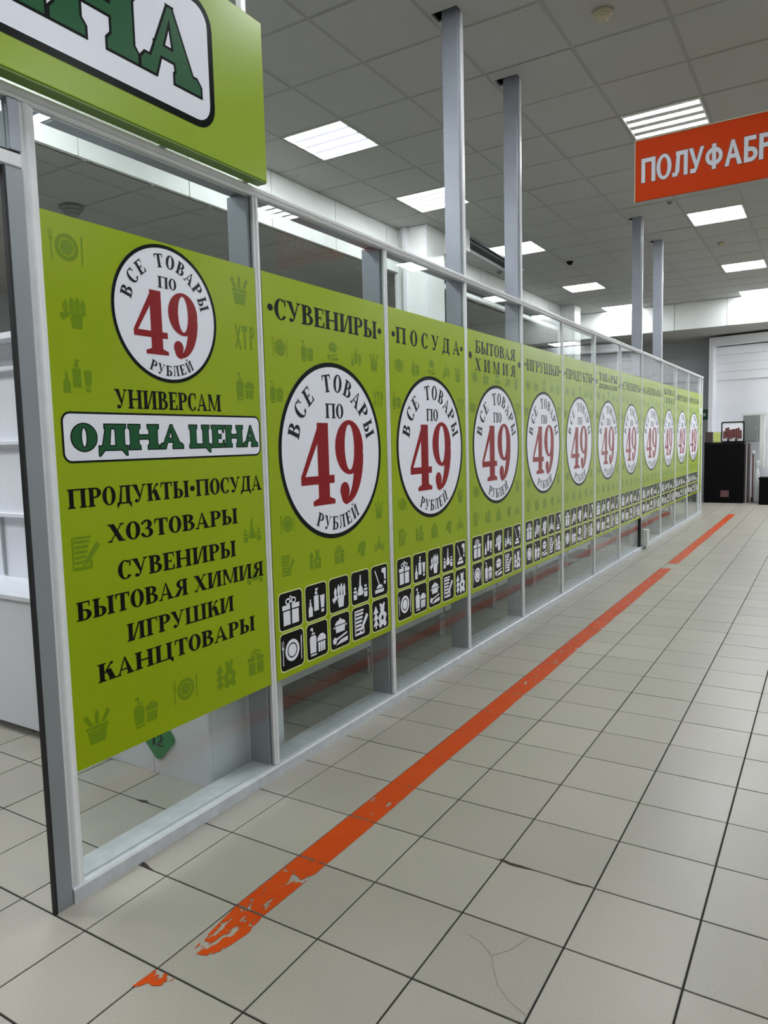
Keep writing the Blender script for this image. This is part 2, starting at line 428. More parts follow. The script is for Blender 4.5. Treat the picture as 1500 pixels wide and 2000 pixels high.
for x_, y_, z_ in ((1.35, 14.35, LZ), (2.56, 14.35, LZ), (-1.95, .37, CZ), (-3.55, -1.1, LZ), (-4.2, -.5, LZ), (-5.4, -.5, LZ), (-6.6, -.5, LZ), (-4.8, .4, LZ)):  # unseen lights added to brighten the portal, doorway shelving and shop
    o = copy_tree(proto); o.location = (x_, y_, z_-.006); tag(o, 'square four-stripe ceiling light panel out of view, placed to light the hall', 'ceiling light', 'recessed square ceiling lights')
o = copy_tree(proto); o.location = (CX0+.5*CG, CY0+2.5*CG, CZ)
tag(o, 'large bright striped light panel directly above the orange hanging sign', 'ceiling light', 'recessed square ceiling lights')

# ================================================================== SOFFIT BEAMS, COLUMNS, WALLS
def beam_y(x, y0, y1, z0, z1, step, depth, n0):
    b = empty(n0); struct(b)
    y = y0
    while y < y1-.01:
        e = min(y+step, y1)
        B('panel', (x-depth, y+.004, z0), (x, e-.004, z1), M['soffit'], b, .002)
        y = e
    B('beam_core', (x-depth-.02, y0, z0+.01), (x-.012, y1, z1-.002), M['wall'], b)
    return b
beam_y(-2.98, -6.0, 6.5, 3.37, CZ-.001, 1.02, .05, 'trim_1')
beam_y(-3.02, 6.95, 13.9, 3.37, CZ-.001, 1.02, .05, 'trim_2')
b = struct(empty('trim_3')); x = -3.0; k = 0
while x < 7.5:
    B('panel', (x+.004, 13.9, 3.37), (x+.915-.004, 13.95, CZ-.001), M['soffit'], b, .002); x += .915
B('beam_core', (-3.0, 13.92, 3.38), (7.5, 13.97, CZ+.2), M['wall'], b)
b = struct(empty('trim_4')); B('panel', (-2.6, 6.95, 3.62), (-2.30, 7.05, CZ-.001), M['soffit'], b, .002)
# right hand soffit out of the frame
beam_y(7.6, -6, 13.9, 3.37, CZ-.001, 1.02, .05, 'trim_5')

def column(x0, y0, x1, y1):
    c = struct(empty('column'))
    B('shaft', (x0, y0, 0), (x1, y1, CZ), M['soffit'], c, .004)
    for (x, y) in ((x1, y0), (x0, y0)):
        B('corner_trim', (x-.03, y-.006, 0), (x+.006, y+.03, CZ-.002), M['alu'], c)
    B('pipe_casing', (x0+.10, y0-.05, 0), (x0+.16, y0, CZ-.002), M['alu'], c, .006)
    return c
column(-3.0, 6.5, -2.60, 6.95)
column(-3.0, 12.7, -2.75, 13.1)
# walls
struct(B('wall_far', (-7.5, 17.4, 0), (8, 17.5, 4.1), M['wall_white']))
struct(B('wall_back', (-7.5, 15.88, 0), (-.80, 15.98, LZ), M['wall']))
struct(B('wall_left', (-7.6, -6, 0), (-7.5, 17.5, 4.1), M['wall']))
struct(B('wall_right', (7.9, -6, 0), (8, 17.5, 4.1), M['wall_white']))
struct(B('wall_front', (-7.5, -6.1, 0), (8, -6, 4.1), M['wall']))

# white portal with roller shutter, set at an angle
ang = -.20
por = struct(empty('door_1', (-.725, 15.22, 0), ang))
B('frame_post', (0, 0, 0), (.085, .30, 3.325), M['wall_white'], por, .004)
B('frame_head', (.0855, 0, 3.16), (4.8495, .30, 3.325), M['wall_white'], por, .004)
B('frame_post', (4.85, 0, 0), (5.0, .30, 3.325), M['wall_white'], por, .004)
for k in range(4):
    B('shutter_slat', (.086, .20+.006*(k % 2), 3.14-.17*(k+1)+.003), (4.85, .236, 3.14-.17*k), M['wall_white'], por, .004)
B('backing_sheet', (.086, .24, 0), (4.85, .27, 3.14), M['wall_white'], por)

# ================================================================== PARTITION
part = struct(empty('wall_partition', (X_P, 0, 0)))
MULL = [1.026, 1.985, 2.921, 3.868, 4.793, 5.765, 6.745, 7.757, 8.94, 9.97, 11.015, 12.145, 12.43]
RT = 2.350
def mullion(y, z0=.05, z1=RT-.033, wd=.030):
    h = wd/2; n = 10
    pts = [(-.012, y-h), (.002, y-h), (.003, y-h*.6)]
    pts += [(.003+.006*math.sin(PI*t/n), y-h*.55+h*1.1*t/n) for t in range(n+1)]
    pts += [(.003, y+h*.6), (.002, y+h), (-.012, y+h)]
    mb = MB().prism(pts, 2, z0, z1)
    return obj('mullion', mb, M['alu'], part)
for y in MULL: mullion(y)
mullion(.085, 0.0, RT-.033, .046)
# tubes behind
tall = {2: 1, 3: 1, 7: 1, 8: 1}
for k, y in enumerate(MULL):
    if k in (0, 1): B('post', (-.118, y-.028, 0), (-.016, y+.022, RT-.021), M['alu_grey'], part, .003)
    elif k in tall: B('post', (-.118, y-.024, 0), (-.016, y+.026, CZ+.1), M['alu_grey'], part, .003)
    else: B('post', (-.035, y-.008, 0), (-.013, y+.008, RT-.021), M['alu'], part, .002)
for k in tall:   # bright front cover strip running up the tall posts
    y = MULL[k]; B('cover_strip', (-.016, y+.004, RT-.002), (-.004, y+.03, CZ+.05), M['alu'], part, .002)
    B('post_collar', (-.124, y-.032, RT+.0), (-.010, y+.034, RT+.022), M['alu_grey'], part, .002)
# top rail: ribbed front profile and tube behind
y0r, y1r = -2.2, 12.45
pts = [(-.02, RT-.034), (.010, RT-.034), (.014, RT-.028), (.012, RT-.022), (.018, RT-.018), (.020, RT-.008), (.012, RT-.004), (.010, RT), (-.02, RT)]
obj('top_rail', MB().prism(pts, 1, y0r, y1r), M['alu'], part)
B('top_tube', (-.104, y0r, RT-.020), (-.0205, y1r, RT-.001), M['alu_grey'], part, .002)
# bottom channel (front lip and sill), broken at y 7.76 like the photo
for a, b_ in ((.062, 7.74), (7.99, 12.45)):
    obj('bottom_channel', MB().prism([(-.014, 0), (.016, 0), (.016, .042), (.010, .048), (-.014, .048)], 1, a, b_), M['alu_worn'], part)
    B('sill', (-.112, a+.05, 0), (-.0145, b_, .052), M['alu_worn'], part, .003)
B('door_track', (-.112, 7.74, 0), (.0, 7.99, .03), M['alu_grey'], part)
B('roller_cover', (-.01, 7.90, .03), (.05, 7.985, .235), M['plastic_white'], part, .006)
B('door_stile', (-.05, 7.70, .05), (.012, 7.735, .40), M['gasket'], part, .003)
# door jamb on the near end
B('door_jamb', (-.002, .008, 0), (.012, .060, 2.13), M['jamb'], part, .002)
B('gasket', (-.003, .000, 0), (.0135, .0075, 2.13), M['gasket'], part)
B('transom_bar', (-.09, -2.2, 2.135), (.010, .060, 2.172), M['alu'], part, .003)
B('gasket', (-.02, -2.2, 2.1735), (.004, .060, 2.178), M['gasket'], part)
B('transom_tube', (-.09, .028, 2.178), (.010, .061, RT-.036), M['alu_grey'], part, .002)
# second jamb of the doorway, out of the frame
B('door_jamb', (-.11, -1.15, 0), (.012, -1.07, 2.13), M['jamb'], part, .002)
# panes
edges = [.085]+MULL
for k in range(len(edges)-1):
    a, b_ = edges[k]+.016, edges[k+1]-.016
    o = obj('pane', MB().box(-.009, a, .05, -.004, b_, RT-.034), M['glass'], part)
obj('pane', MB().box(-.009, -1.07, 2.18, -.004, .028, RT-.034), M['glass'], part)

# ================================================================== LETTERING KIT
def P_area(p): return sum(p[i][0]*p[(i+1) % len(p)][1]-p[(i+1) % len(p)][0]*p[i][1] for i in range(len(p)))/2
class Glyph:
    def __init__(s, S=.21, H=.065, serif=True, sw=.085, sh=.055):
        s.p = []; s.S = S; s.H = H; s.se = serif; s.sw = sw; s.sh = sh; s.adv = 1
    def poly(s, pts):
        if P_area(pts) < 0: pts = pts[::-1]
        s.p.append(pts)
    def rect(s, x0, y0, x1, y1): s.poly([(x0,y0),(x1,y0),(x1,y1),(x0,y1)])
    def par(s, x0, y0, x1, y1, w): s.poly([(x0,y0),(x0+w,y0),(x1+w,y1),(x1,y1)])
    def arc(s, cx, cy, rx, ry, ix, iy, a0=0, a1=360, n=None, dx=0):
        n = n or max(6, int(abs(a1-a0)/18))
        A = [R(a0+(a1-a0)*t/n) for t in range(n+1)]
        for a, b in zip(A, A[1:]):
            s.poly([(cx+rx*math.cos(a), cy+ry*math.sin(a)), (cx+rx*math.cos(b), cy+ry*math.sin(b)), (cx+dx+ix*math.cos(b), cy+iy*math.sin(b)), (cx+dx+ix*math.cos(a), cy+iy*math.sin(a))])
    def disc(s, cx, cy, r, ry=None, n=18):
        ry = ry or r; s.poly([(cx+r*math.cos(2*PI*i/n), cy+ry*math.sin(2*PI*i/n)) for i in range(n)])
    def foot(s, xl, xr, y, up):
        if not s.se: return
        d = s.sh if up else -s.sh
        s.poly([(xl-s.sw, y), (xr+s.sw, y), (xr+s.sw, y+d), (xr, y+d*1.7), (xl, y+d*1.7), (xl-s.sw, y+d)])
    def stem(s, x, w=None, y0=0, y1=1, b=True, t=True):
        w = w or s.S; s.rect(x, y0, x+w, y1)
        if b: s.foot(x, x+w, y0, True)
        if t: s.foot(x, x+w, y1, False)
def glyph(ch, S=.235, H=.08, serif=True, sw=.085, sh=.055):
    g = Glyph(S, H, serif, sw, sh); S_, L = S, sw if serif else 0
    x = .03+L; hb = H if serif else H
    def bowl(cx, cy, rx, ry):
        g.arc(cx, cy, rx, ry, max(rx-S*1.0, .03), ry-hb, -90, 90, 9)
    def tick(xx, y0, y1, w=.035):
        if serif: g.poly([(xx-w, y0), (xx, y0), (xx, y1), (xx-w*2.4, y1)])
    if ch in 'ПНИЙМШЦ':
        w2 = {'П': .40, 'Н': .40, 'И': .42, 'Й': .42, 'М': .62, 'Ш': .86, 'Ц': .40}[ch]
        x2 = x+S+w2-(.06 if not serif else 0)
        if ch == 'М': g.stem(x, S*.38 if serif else S, t=False); g.stem(x2-S*.2, S)
        else: g.stem(x); g.stem(x2)
        if ch == 'П': g.rect(x, 1-hb, x2+S, 1)
        if ch == 'Н': g.rect(x+S, .5-hb/2, x2, .5+hb/2)
        if ch in 'ИЙ': g.par(x+S-.02, .06, x2-S*.4+.0, .94, S*.42)
        if ch == 'Й': g.arc((x+x2+S)/2, 1.24, .17, .16, .11, .09, 180, 360, 8); g.disc((x+x2+S)/2-.14, 1.24, .05); g.disc((x+x2+S)/2+.14, 1.24, .05)
        if ch == 'М':
            xm = (x+x2)/2
            g.poly([(x-L*.9, 1), (x+S*.9, 1), (xm+S*.55, .02), (xm+S*.2, .02)]); g.poly([(xm+S*.25, .02), (xm+S*.55, .02), (x2+.02, 1), (x2-.06, 1)])
        if ch == 'Ш': xm = (x+x2)/2; g.stem(xm, t=True, b=False); g.rect(x, 0, x2+S, hb)
        if ch == 'Ц': g.rect(x, 0, x2+S+.06, hb); g.poly([(x2+S*.3, hb), (x2+S+.11, hb), (x2+S+.11, -.2), (x2+S+.05, -.2), (x2+S*.6, -.02)])
        g.adv = x2+S+L+.03+(.08 if ch == 'Ц' else 0)-(S*.2 if ch == 'М' else 0)
    elif ch == 'О': g.arc(.42, .5, .39, .52, .39-S, .52-hb*.8, 0, 360, 30); g.adv = .84
    elif ch == 'С':
        g.arc(.43, .5, .40, .52, .40-S, .52-hb*.8, 52, 322, 24)
        if serif: g.poly([(.66,.66),(.73,.66),(.73,1.02),(.69,1.02),(.64,.93)])
        g.adv = .79
    elif ch == 'Ф': g.stem(.37); g.arc(.37+S/2, .5, .42, .36, .42-S*.9, .36-hb, 0, 360, 28); g.adv = .74+S
    elif ch in 'ЕБГТ' :
        if ch == 'Т':
            xm = .40-S/2+.02; g.stem(xm, t=False); g.rect(.03, 1-hb, .81, 1)
            if serif: g.poly([(.03,.70),(.065,.70),(.13,.94),(.03,.94)]); g.poly([(.81,.70),(.775,.70),(.71,.94),(.81,.94)])
            g.adv = .84
        else:
            g.stem(x, b=(ch != 'Б' and True)); e = x+S+{'Е': .36, 'Б': .36, 'Г': .36}[ch]
            g.rect(x, 1-hb, e, 1); tick(e, .70, 1-hb)
            if ch == 'Е':
                g.rect(x, 0, e+.03, hb)
                if serif: g.poly([(e-.03, .30), (e+.03, .30), (e+.03, hb), (e-.09, hb)]); g.rect(x+S, .50-hb/2, x+S+.2, .50+hb/2); g.poly([(x+S+.16,.5),(x+S+.21,.68),(x+S+.21,.32)])
                else: g.rect(x+S, .52-hb/2, e-.03, .52+hb/2)
            if ch == 'Б': g.rect(x-L, 0, x+S+.12, hb); g.rect(x+S, .58-hb, x+S+.12, .58); bowl(x+S+.10, .29, .34, .29)
            g.adv = {'Е': e+.06, 'Б': x+S+.47, 'Г': e+.03}[ch]
    elif ch in 'ВРЬЫЯ':
        if ch == 'Я':
            x2 = .62; g.stem(x2); g.rect(x2-.12, 1-hb, x2, 1); g.rect(x2-.12, .47, x2, .47+hb)
            g.arc(x2-.10, .735, .34, .265, .34-S, .265-hb, 90, 270, 9); g.poly([(.03, 0), (.03+S*1.2, 0), (x2-.02, .5), (x2-.02-S*.9, .5)]); g.foot(.10, .18, 0, True)
            g.adv = x2+S+L+.03
        else:
            g.stem(x, t=ch != 'В' or True)
            if ch == 'Р': g.rect(x+S, 1-hb, x+S+.12, 1); g.rect(x+S, .45, x+S+.12, .45+hb); bowl(x+S+.10, .725, .34, .275); g.adv = x+S+.47
            if ch == 'В':
                g.rect(x+S, 1-hb, x+S+.10, 1); g.rect(x+S, .50, x+S+.12, .50+hb); g.rect(x+S, 0, x+S+.12, hb)
                bowl(x+S+.08, .765, .31, .235); bowl(x+S+.10, .28, .37, .28); g.adv = x+S+.51
            if ch in 'ЬЫ':
                g.rect(x+S, 0, x+S+.12, hb); g.rect(x+S, .56-hb, x+S+.12, .56); bowl(x+S+.08, .28, .32, .28); g.adv = x+S+.44
                if ch == 'Ы': x2 = x+S+.44+L; g.stem(x2); g.adv = x2+S+L+.03
    elif ch in 'АЛД':
        xb = .05+L*.6
        if ch == 'А':
            g.poly([(xb, 0), (xb+(H if serif else S), 0), (.50, 1), (.44, 1)]) if serif else g.poly([(xb,0),(xb+S,0),(.5,1),(.36,1)])
            g.poly([(.44 if serif else .36, 1), (.50, 1), (.88, 0), (.88-S*1.1, 0)])
            g.rect(xb+.14, .28, .70, .28+hb)
            g.foot(xb-.01, xb+.07, 0, True); g.foot(.88-S*1.05, .87, 0, True); g.adv = .93+L*.5
        if ch == 'Л':
            x2 = .60; g.stem(x2); g.rect(.20, 1-hb, x2, 1)
            g.poly([(.24, 1), (.24+(H if serif else S*.9), 1), (.20+(H if serif else S*.9), .2), (.12+(.02 if serif else S*.7), 0), (.08, .0), (.16, .2)])
            if serif: g.disc(.11, .08, .085); g.foot(.24, .36, 1, False)
            else: g.rect(.02, 0, .16, H)
            g.adv = x2+S+L+.03
        if ch == 'Д':
            x2 = .60; g.rect(x2, 0, x2+S, 1); g.foot(x2, x2+S, 1, False); g.rect(.24, 1-hb, x2, 1); g.rect(.04, 0, x2+S+.09, hb)
            g.poly([(.30, 1), (.30+H*1.1, 1), (.22+H, .0), (.13, .0)]); g.foot(.30, .36, 1, False)
            g.poly([(.04, hb), (.10, hb), (.22, 0), (.07, -.22), (.04, -.22)]); g.poly([(x2+S+.09, hb), (x2+S+.0, hb), (x2+S-.09, 0), (x2+S+.06, -.22), (x2+S+.09, -.22)])
            g.adv = x2+S+.13
    elif ch == 'У':
        if serif:
            g.poly([(.06, 1), (.06+S*1.15, 1), (.56, .28), (.44, .26)]); g.poly([(.74, 1), (.80, 1), (.48, .12), (.40, .12), (.44, .26)])
            g.foot(.09, .26, 1, False); g.foot(.73, .80, 1, False)
            g.poly([(.48, .14), (.40, .02), (.26, -.01), (.22, .03), (.32, .06), (.42, .16)]); g.disc(.26, .09, .10); g.adv = .92
        else:
            g.poly([(.02, 1), (.02+S, 1), (.46, .3), (.32, .25)]); g.poly([(.60, 1), (.60+S*.9, 1), (.44, .12), (.28, .12)]); g.poly([(.44, .14), (.36, 0), (.10, 0), (.10, H), (.30, H)]); g.adv = .80
    elif ch == 'К':
        g.stem(x); g.par(x+S-.02, .42, x+S+.30, .97 if serif else 1, H*1.2 if serif else S); g.par(x+S+.28, 0, x+S+.06, .62, S*1.15)
        if serif: g.disc(x+S+.38, .92, .075); g.foot(x+S+.28, x+S+.5, 0, True)
        g.adv = x+S+.58
    elif ch == 'Х':
        g.poly([(.08, 1), (.08+S*1.15, 1), (.86, 0), (.86-S*1.15, 0)]); g.poly([(.10, 0), (.17, 0), (.80, 1), (.73, 1)])
        g.foot(.10, .28, 1, False); g.foot(.66, .84, 0, True); g.foot(.10, .17, 0, True); g.foot(.73, .80, 1, False); g.adv = .94
    elif ch == 'З':
        g.arc(.34, .75, .30, .27, .30-S, .27-hb, 150, -90, 14); g.arc(.34, .27, .36, .29, .36-S, .29-hb, 90, -155, 14)
        g.rect(.24, .48, .40, .48+hb); g.disc(.10, .82, .07); g.disc(.09, .19, .09); g.adv = .76
    elif ch == 'Ч':
        g.stem(.52); g.arc(.40, .75, .30, .33, .30-S, .33-hb, 180, 270, 8); g.rect(.38, .42, .54, .42+hb); g.rect(.10, .72, .10+S, 1); g.foot(.10, .10+S, 1, False); g.adv = .52+S+L+.03
    elif ch == '•': g.disc(.22, .5, .17); g.adv = .44
    elif ch == '4':
        g.rect(.36, 0, .36+S, 1.0); g.foot(.36, .36+S, 0, True)
        g.poly([(.0, .36), (.09, .36), (.42, .84), (.47, 1), (.40, 1)]); g.poly([(.0, .26), (.72, .26), (.72, .36), (.0, .36)]); g.adv = .78
    elif ch == '9':
        g.arc(.36, .68, .35, .33, .35-S*.93, .33-.055, 0, 360, 28)
        g.arc(.26, .60, .45, .60, .45-S*.95, .60-.075, -88, 0, 12); g.arc(.27, .10, .14, .11, .08, .04, 180, 275, 6); g.disc(.22, .16, .115, .105); g.rect(.26, 0, .30, .07); g.adv = .76
    elif ch == '1': g.stem(.18, t=False); g.poly([(.04, .78), (.18, .84), (.18, 1), (.10, .93)]); g.adv = .5
    elif ch == '2':
        g.arc(.32, .70, .28, .30, .28-S, .22, 165, -30, 12); g.poly([(.58, .60), (.38, .62), (.06, .12), (.06, 0), (.14, .10)]); g.poly([(.56, .58), (.40, .55), (.08, .0), (.22, .10)]); g.rect(.05, 0, .60, .14); g.adv = .66
    elif ch == ' ': g.adv = .38
    return g.p, g.adv
def xf(polys, sx, sy, dx=0, dy=0, rot=0, ox=0, oy=0):
    c, s = math.cos(rot), math.sin(rot); out = []
    for p in polys:
        out.append([(dx+c*(sx*(x-ox))-s*(sy*(y-oy)), dy+s*(sx*(x-ox))+c*(sy*(y-oy))) for x, y in p])
    return out
def text(s, x0, x1, y0, h, y0b=None, gap=0, **kw):
    """letters fitted between x0 and x1 with baseline y0 and cap height h"""
    G = [glyph(c, **kw) for c in s]; tot = sum(a for _, a in G)+gap*(len(G)-1); sx = (x1-x0)/tot; out = []; u = 0
    for p, a in G: out += xf(p, sx, h, x0+u*sx, y0); u += a+gap
    return out
def inflate(polys, d):
    out = []
    for p in polys:
        if P_area(p) < 0: p = p[::-1]
        n = len(p); q = []
        for i in range(n):
            a, b, c = Vector(p[i-1]), Vector(p[i]), Vector(p[(i+1) % n])
            e1, e2 = b-a, c-b
            if e1.length < 1e-9 or e2.length < 1e-9: q.append(tuple(b)); continue
            e1.normalize(); e2.normalize(); n1, n2 = Vector((e1.y, -e1.x)), Vector((e2.y, -e2.x)); mm = n1+n2
            if mm.length < .3: q.append(tuple(b+n1*d)); continue
            mm.normalize(); q.append(tuple(b+mm*min(d/max(mm.dot(n1), .4), d*2)))
        out.append(q)
    return out
def rrect(x0, y0, x1, y1, r, n=6, ry=None):
    ry = ry or r; p = []
    for cx, cy, a in ((x1-r, y0+ry, -90), (x1-r, y1-ry, 0), (x0+r, y1-ry, 90), (x0+r, y0+ry, 180)):
        p += [(cx+r*math.cos(R(a+90*t/n)), cy+ry*math.sin(R(a+90*t/n))) for t in range(n+1)]
    return p
def pmesh(name, polys, m, off, mode='x'):
    """flat print. mode x: faces +x, (u,v)=(y,z). mode y: faces -y, (u,v)=(x,z)"""
    vv, ff = [], []
    for p in polys:
        if P_area(p) < 0: p = p[::-1]
        n = len(vv); vv += [Vector(q) for q in p]; ff.append(list(range(n, n+len(p))))
    ov, _, of, _, _, orig = delaunay_2d_cdt(vv, [], ff, 0, 1e-6)
    mb_v = [(off, v.x, v.y) if mode == 'x' else (v.x, -off, v.y) for v in ov]
    mb_f = []
    for f, og in zip(of, orig):
        if not og: continue
        a = sum(ov[f[i]].x*ov[f[(i+1) % len(f)]].y-ov[f[(i+1) % len(f)]].x*ov[f[i]].y for i in range(len(f)))
        mb_f.append(tuple(f) if a > 0 else tuple(f)[::-1])
    me = bpy.data.meshes.new(name); me.from_pydata(mb_v, [], mb_f); me.materials.append(m); return me

# ------------------------------------------------------------------ pictograms in a unit box
def icon(k):
    g = Glyph(.2, .06, False)
    if k == 'gift':
        g.rect(.14, .08, .46, .50); g.rect(.54, .08, .86, .50); g.rect(.10, .54, .46, .68); g.rect(.54, .54, .90, .68)
        g.arc(.37, .78, .12, .10, .07, .055, 0, 360, 14); g.arc(.63, .78, .12, .10, .07, .055, 0, 360, 14); g.arc(.5, .84, .07, .10, .03, .06, 0, 360, 12)
    elif k == 'bottles':
        g.poly([(.10,.08),(.30,.08),(.30,.34),(.24,.42),(.24,.54),(.16,.54),(.16,.42),(.10,.34)]); g.rect(.17, .56, .23, .62)
        g.rect(.38, .22, .62, .70); g.rect(.44, .73, .56, .82); g.poly([(.46,.84),(.54,.84),(.62,.92),(.46,.92)])
        g.poly([(.74,.26),(.90,.26),(.94,.66),(.70,.66)]); g.rect(.75, .12, .89, .22)
    elif k == 'gloves':
        g.poly([(.46,.06),(.72,.06),(.76,.34),(.70,.46),(.46,.44),(.40,.30)])
        for i, (a, b) in enumerate(((.20,.62),(.38,.70),(.54,.72),(.70,.68))): g.poly([(a+.04,.40),(a+.13,.40),(a+.15,b),(a+.09,b+.14),(a,b)])
        g.poly([(.10,.36),(.22,.30),(.36,.34),(.42,.46),(.22,.42)]); g.poly([(.74,.36),(.86,.44),(.82,.56),(.74,.48)]); g.poly([(.10,.38),(.20,.22),(.26,.30),(.20,.44)])
    elif k == 'flasks':
        g.poly([(.36,.22),(.64,.22),(.64,.44),(.54,.56),(.53,.92),(.47,.92),(.46,.56),(.36,.44)]); g.poly([(.40,.50),(.42,.50),(.50,.88),(.48,.88)])
        for x in (.08, .72): g.rect(x, .12, x+.20, .30); g.rect(x, .34, x+.20, .42); g.rect(x+.04, .46, x+.16, .54)
        g.poly([(.28,.30),(.36,.26),(.36,.30),(.28,.36)]); g.poly([(.64,.26),(.72,.30),(.72,.36),(.64,.30)])
    elif k == 'mop':
        g.par(.46, .32, .16, .90, .06); g.poly([(.26,.24),(.70,.24),(.62,.36),(.38,.36)]); g.rect(.18, .08, .76, .20)
        g.poly([(.62,.80),(.66,.92),(.92,.92),(.92,.50),(.80,.52),(.78,.72)]); g.rect(.78, .34, .90, .46)
    elif k == 'plate':
        g.arc(.5, .5, .33, .33, .23, .23, 0, 360, 30); g.disc(.5, .5, .19, n=24)
        g.rect(.055, .12, .085, .60); g.poly([(.03,.60),(.11,.60),(.12,.86),(.10,.86),(.095,.66),(.045,.66),(.04,.86),(.02,.86)]); g.poly([(.91,.12),(.94,.12),(.96,.88),(.91,.80)])
    elif k == 'soap':
        g.poly([(.12,.14),(.42,.14),(.44,.60),(.38,.68),(.16,.68),(.10,.60)]); g.rect(.14, .05, .44, .10); g.rect(.20, .72, .38, .76); g.rect(.24, .78, .28, .86); g.poly([(.14,.86),(.28,.84),(.28,.92),(.18,.94)])
        g.poly([(.48,.44),(.94,.44),(.92,.56),(.80,.66),(.64,.66),(.50,.56)])
        for a in (.52, .65, .78): g.poly([(a+.01,.10),(a+.10,.10),(a+.12,.40),(a,.40)])
    elif k == 'pot':
        g.poly([(.26,.46),(.74,.46),(.78,.68),(.22,.68)]); g.arc(.5, .71, .30, .16, .01, .01, 0, 180, 12); g.rect(.46, .87, .54, .92); g.rect(.12, .62, .20, .67); g.rect(.80, .62, .88, .67)
        g.disc(.18, .22, .11); g.poly([(.28,.22),(.88,.34),(.88,.40),(.26,.28)]); g.poly([(.22,.06),(.90,.10),(.92,.24),(.52,.20)])
    elif k == 'notepad':
        for z in range(5): g.rect(.16, .76-.13*z, .62-.04*z, .84-.13*z)
        g.rect(.16, .08, .66, .16); g.rect(.16, .88, .66, .94); g.rect(.10, .08, .14, .94); g.rect(.62, .10, .68, .30)
        g.poly([(.42,.26),(.54,.20),(.94,.66),(.82,.76)]); g.poly([(.38,.12),(.50,.16),(.40,.24)])
    elif k == 'bear':
        g.disc(.62, .70, .15); g.disc(.50, .84, .06); g.disc(.74, .84, .06); g.disc(.46, .42, .10); g.disc(.80, .42, .10)
        g.arc(.62, .36, .24, .26, .08, .09, 0, 360, 20); g.disc(.48, .12, .10); g.disc(.78, .12, .10)
        for z in range(3): g.poly([(.02,.14+.22*z),(.36,.14+.22*z),(.19,.42+.22*z)])
        g.rect(.15, .04, .23, .14)
    elif k == 'planter':
        g.poly([(.28,.06),(.72,.06),(.80,.42),(.20,.42)]); g.rect(.16, .45, .84, .53)
        g.poly([(.26,.56),(.38,.56),(.20,.88),(.10,.80)]); g.poly([(.44,.56),(.56,.56),(.56,.86),(.50,.97),(.44,.86)]); g.poly([(.62,.56),(.74,.56),(.92,.82),(.82,.90)])
    elif k == 'tools':
        g.par(.04, .12, .26, .88, .07); g.par(.26, .12, .04, .88, .07); g.rect(.46, .12, .54, .70); g.rect(.38, .70, .62, .88); g.rect(.74, .12, .82, .88); g.arc(.82, .70, .14, .18, .07, .10, -90, 90, 8)
    return g.p
ICONS = {k: icon(k) for k in ('gift','bottles','gloves','flasks','mop','plate','soap','pot','notepad','bear','planter','tools')}
def centred(polys, s): return xf(polys, s, s, 0, 0, 0, .5, .5)
IC_W = {k: pmesh('pictogram', centred(v, .142), M['white_print'], .0006) for k, v in ICONS.items()}
IC_F = {k: pmesh('faded_pictogram', centred(v, .118), M['film_dark'], .0006) for k, v in ICONS.items()}
TILE_M = pmesh('pictogram_tile', [rrect(-.081, -.083, .081, .083, .022)], M['cream_print'], .0006)
TILE_B = pmesh('tile_face', [rrect(-.076, -.078, .076, .078, .019)], M['black_print'], .0003)

# ------------------------------------------------------------------ round price emblem, radius 1
def place(ch, cx, cy, h, w, rot, **kw):
    p, a = glyph(ch, **kw); return xf(p, w/a, h, cx, cy, rot, a/2, .5)
ER = .395
disc = [[(ER*math.cos(2*PI*i/72), ER*math.sin(2*PI*i/72)) for i in range(72)]]
gg = Glyph(); gg.arc(0, 0, 1.0*ER, 1.0*ER, .95*ER, .95*ER, 0, 360, 72)
RIM = gg.p
def arc_word(chars, out):
    for ch, a, r, h, w, bot in chars:
        th = R(a); cx, cy = r*math.cos(th), r*math.sin(th)
        out += place(ch, cx*ER, cy*ER, h*ER, w*ER, th-PI/2 if not bot else th+PI/2)
word, w1, w2, w3, w4 = [], [], [], [], []
arc_word([('В',162,.765,.195,.165,0),('С',143.5,.765,.20,.165,0),('Е',128,.765,.195,.15,0)], w1)
arc_word([('Т',99,.77,.195,.17,0),('О',83,.775,.20,.175,0),('В',67.5,.775,.195,.165,0),('А',52,.765,.195,.185,0),('Р',37,.775,.195,.165,0),('Ы',19.5,.775,.195,.215,0)], w2)
arc_word([('Р',-112.5,.825,.155,.12,1),('У',-102.5,.825,.155,.13,1),('Б',-92,.825,.155,.125,1),('Л',-82.5,.825,.155,.125,1),('Е',-73,.825,.155,.12,1),('Й',-62.5,.825,.155,.135,1)], w3)
w4 += text('ПО', -.165*ER, .20*ER, .375*ER, .165*ER)
num4 = text('4', -.64*ER, .03*ER, -.60*ER, .92*ER, S=.245, sw=.12, sh=.055); num9 = text('9', .0*ER, .635*ER, -.62*ER, .97*ER, S=.25)
EM = {'disc': pmesh('price_emblem', disc, M['white_print'], .0006), 'rim': pmesh('emblem_rim', RIM, M['black_print'], .0012),
      'w1': pmesh('emblem_word', w1, M['navy_print'], .0012), 'w2': pmesh('emblem_word', w2, M['navy_print'], .0012), 'w3': pmesh('emblem_word', w3, M['navy_print'], .0012),
      'w4': pmesh('emblem_word', w4, M['navy_print'], .0012), 'n4': pmesh('digit', num4, M['red_print'], .0012), 'n9': pmesh('digit', num9, M['red_print'], .0012)}
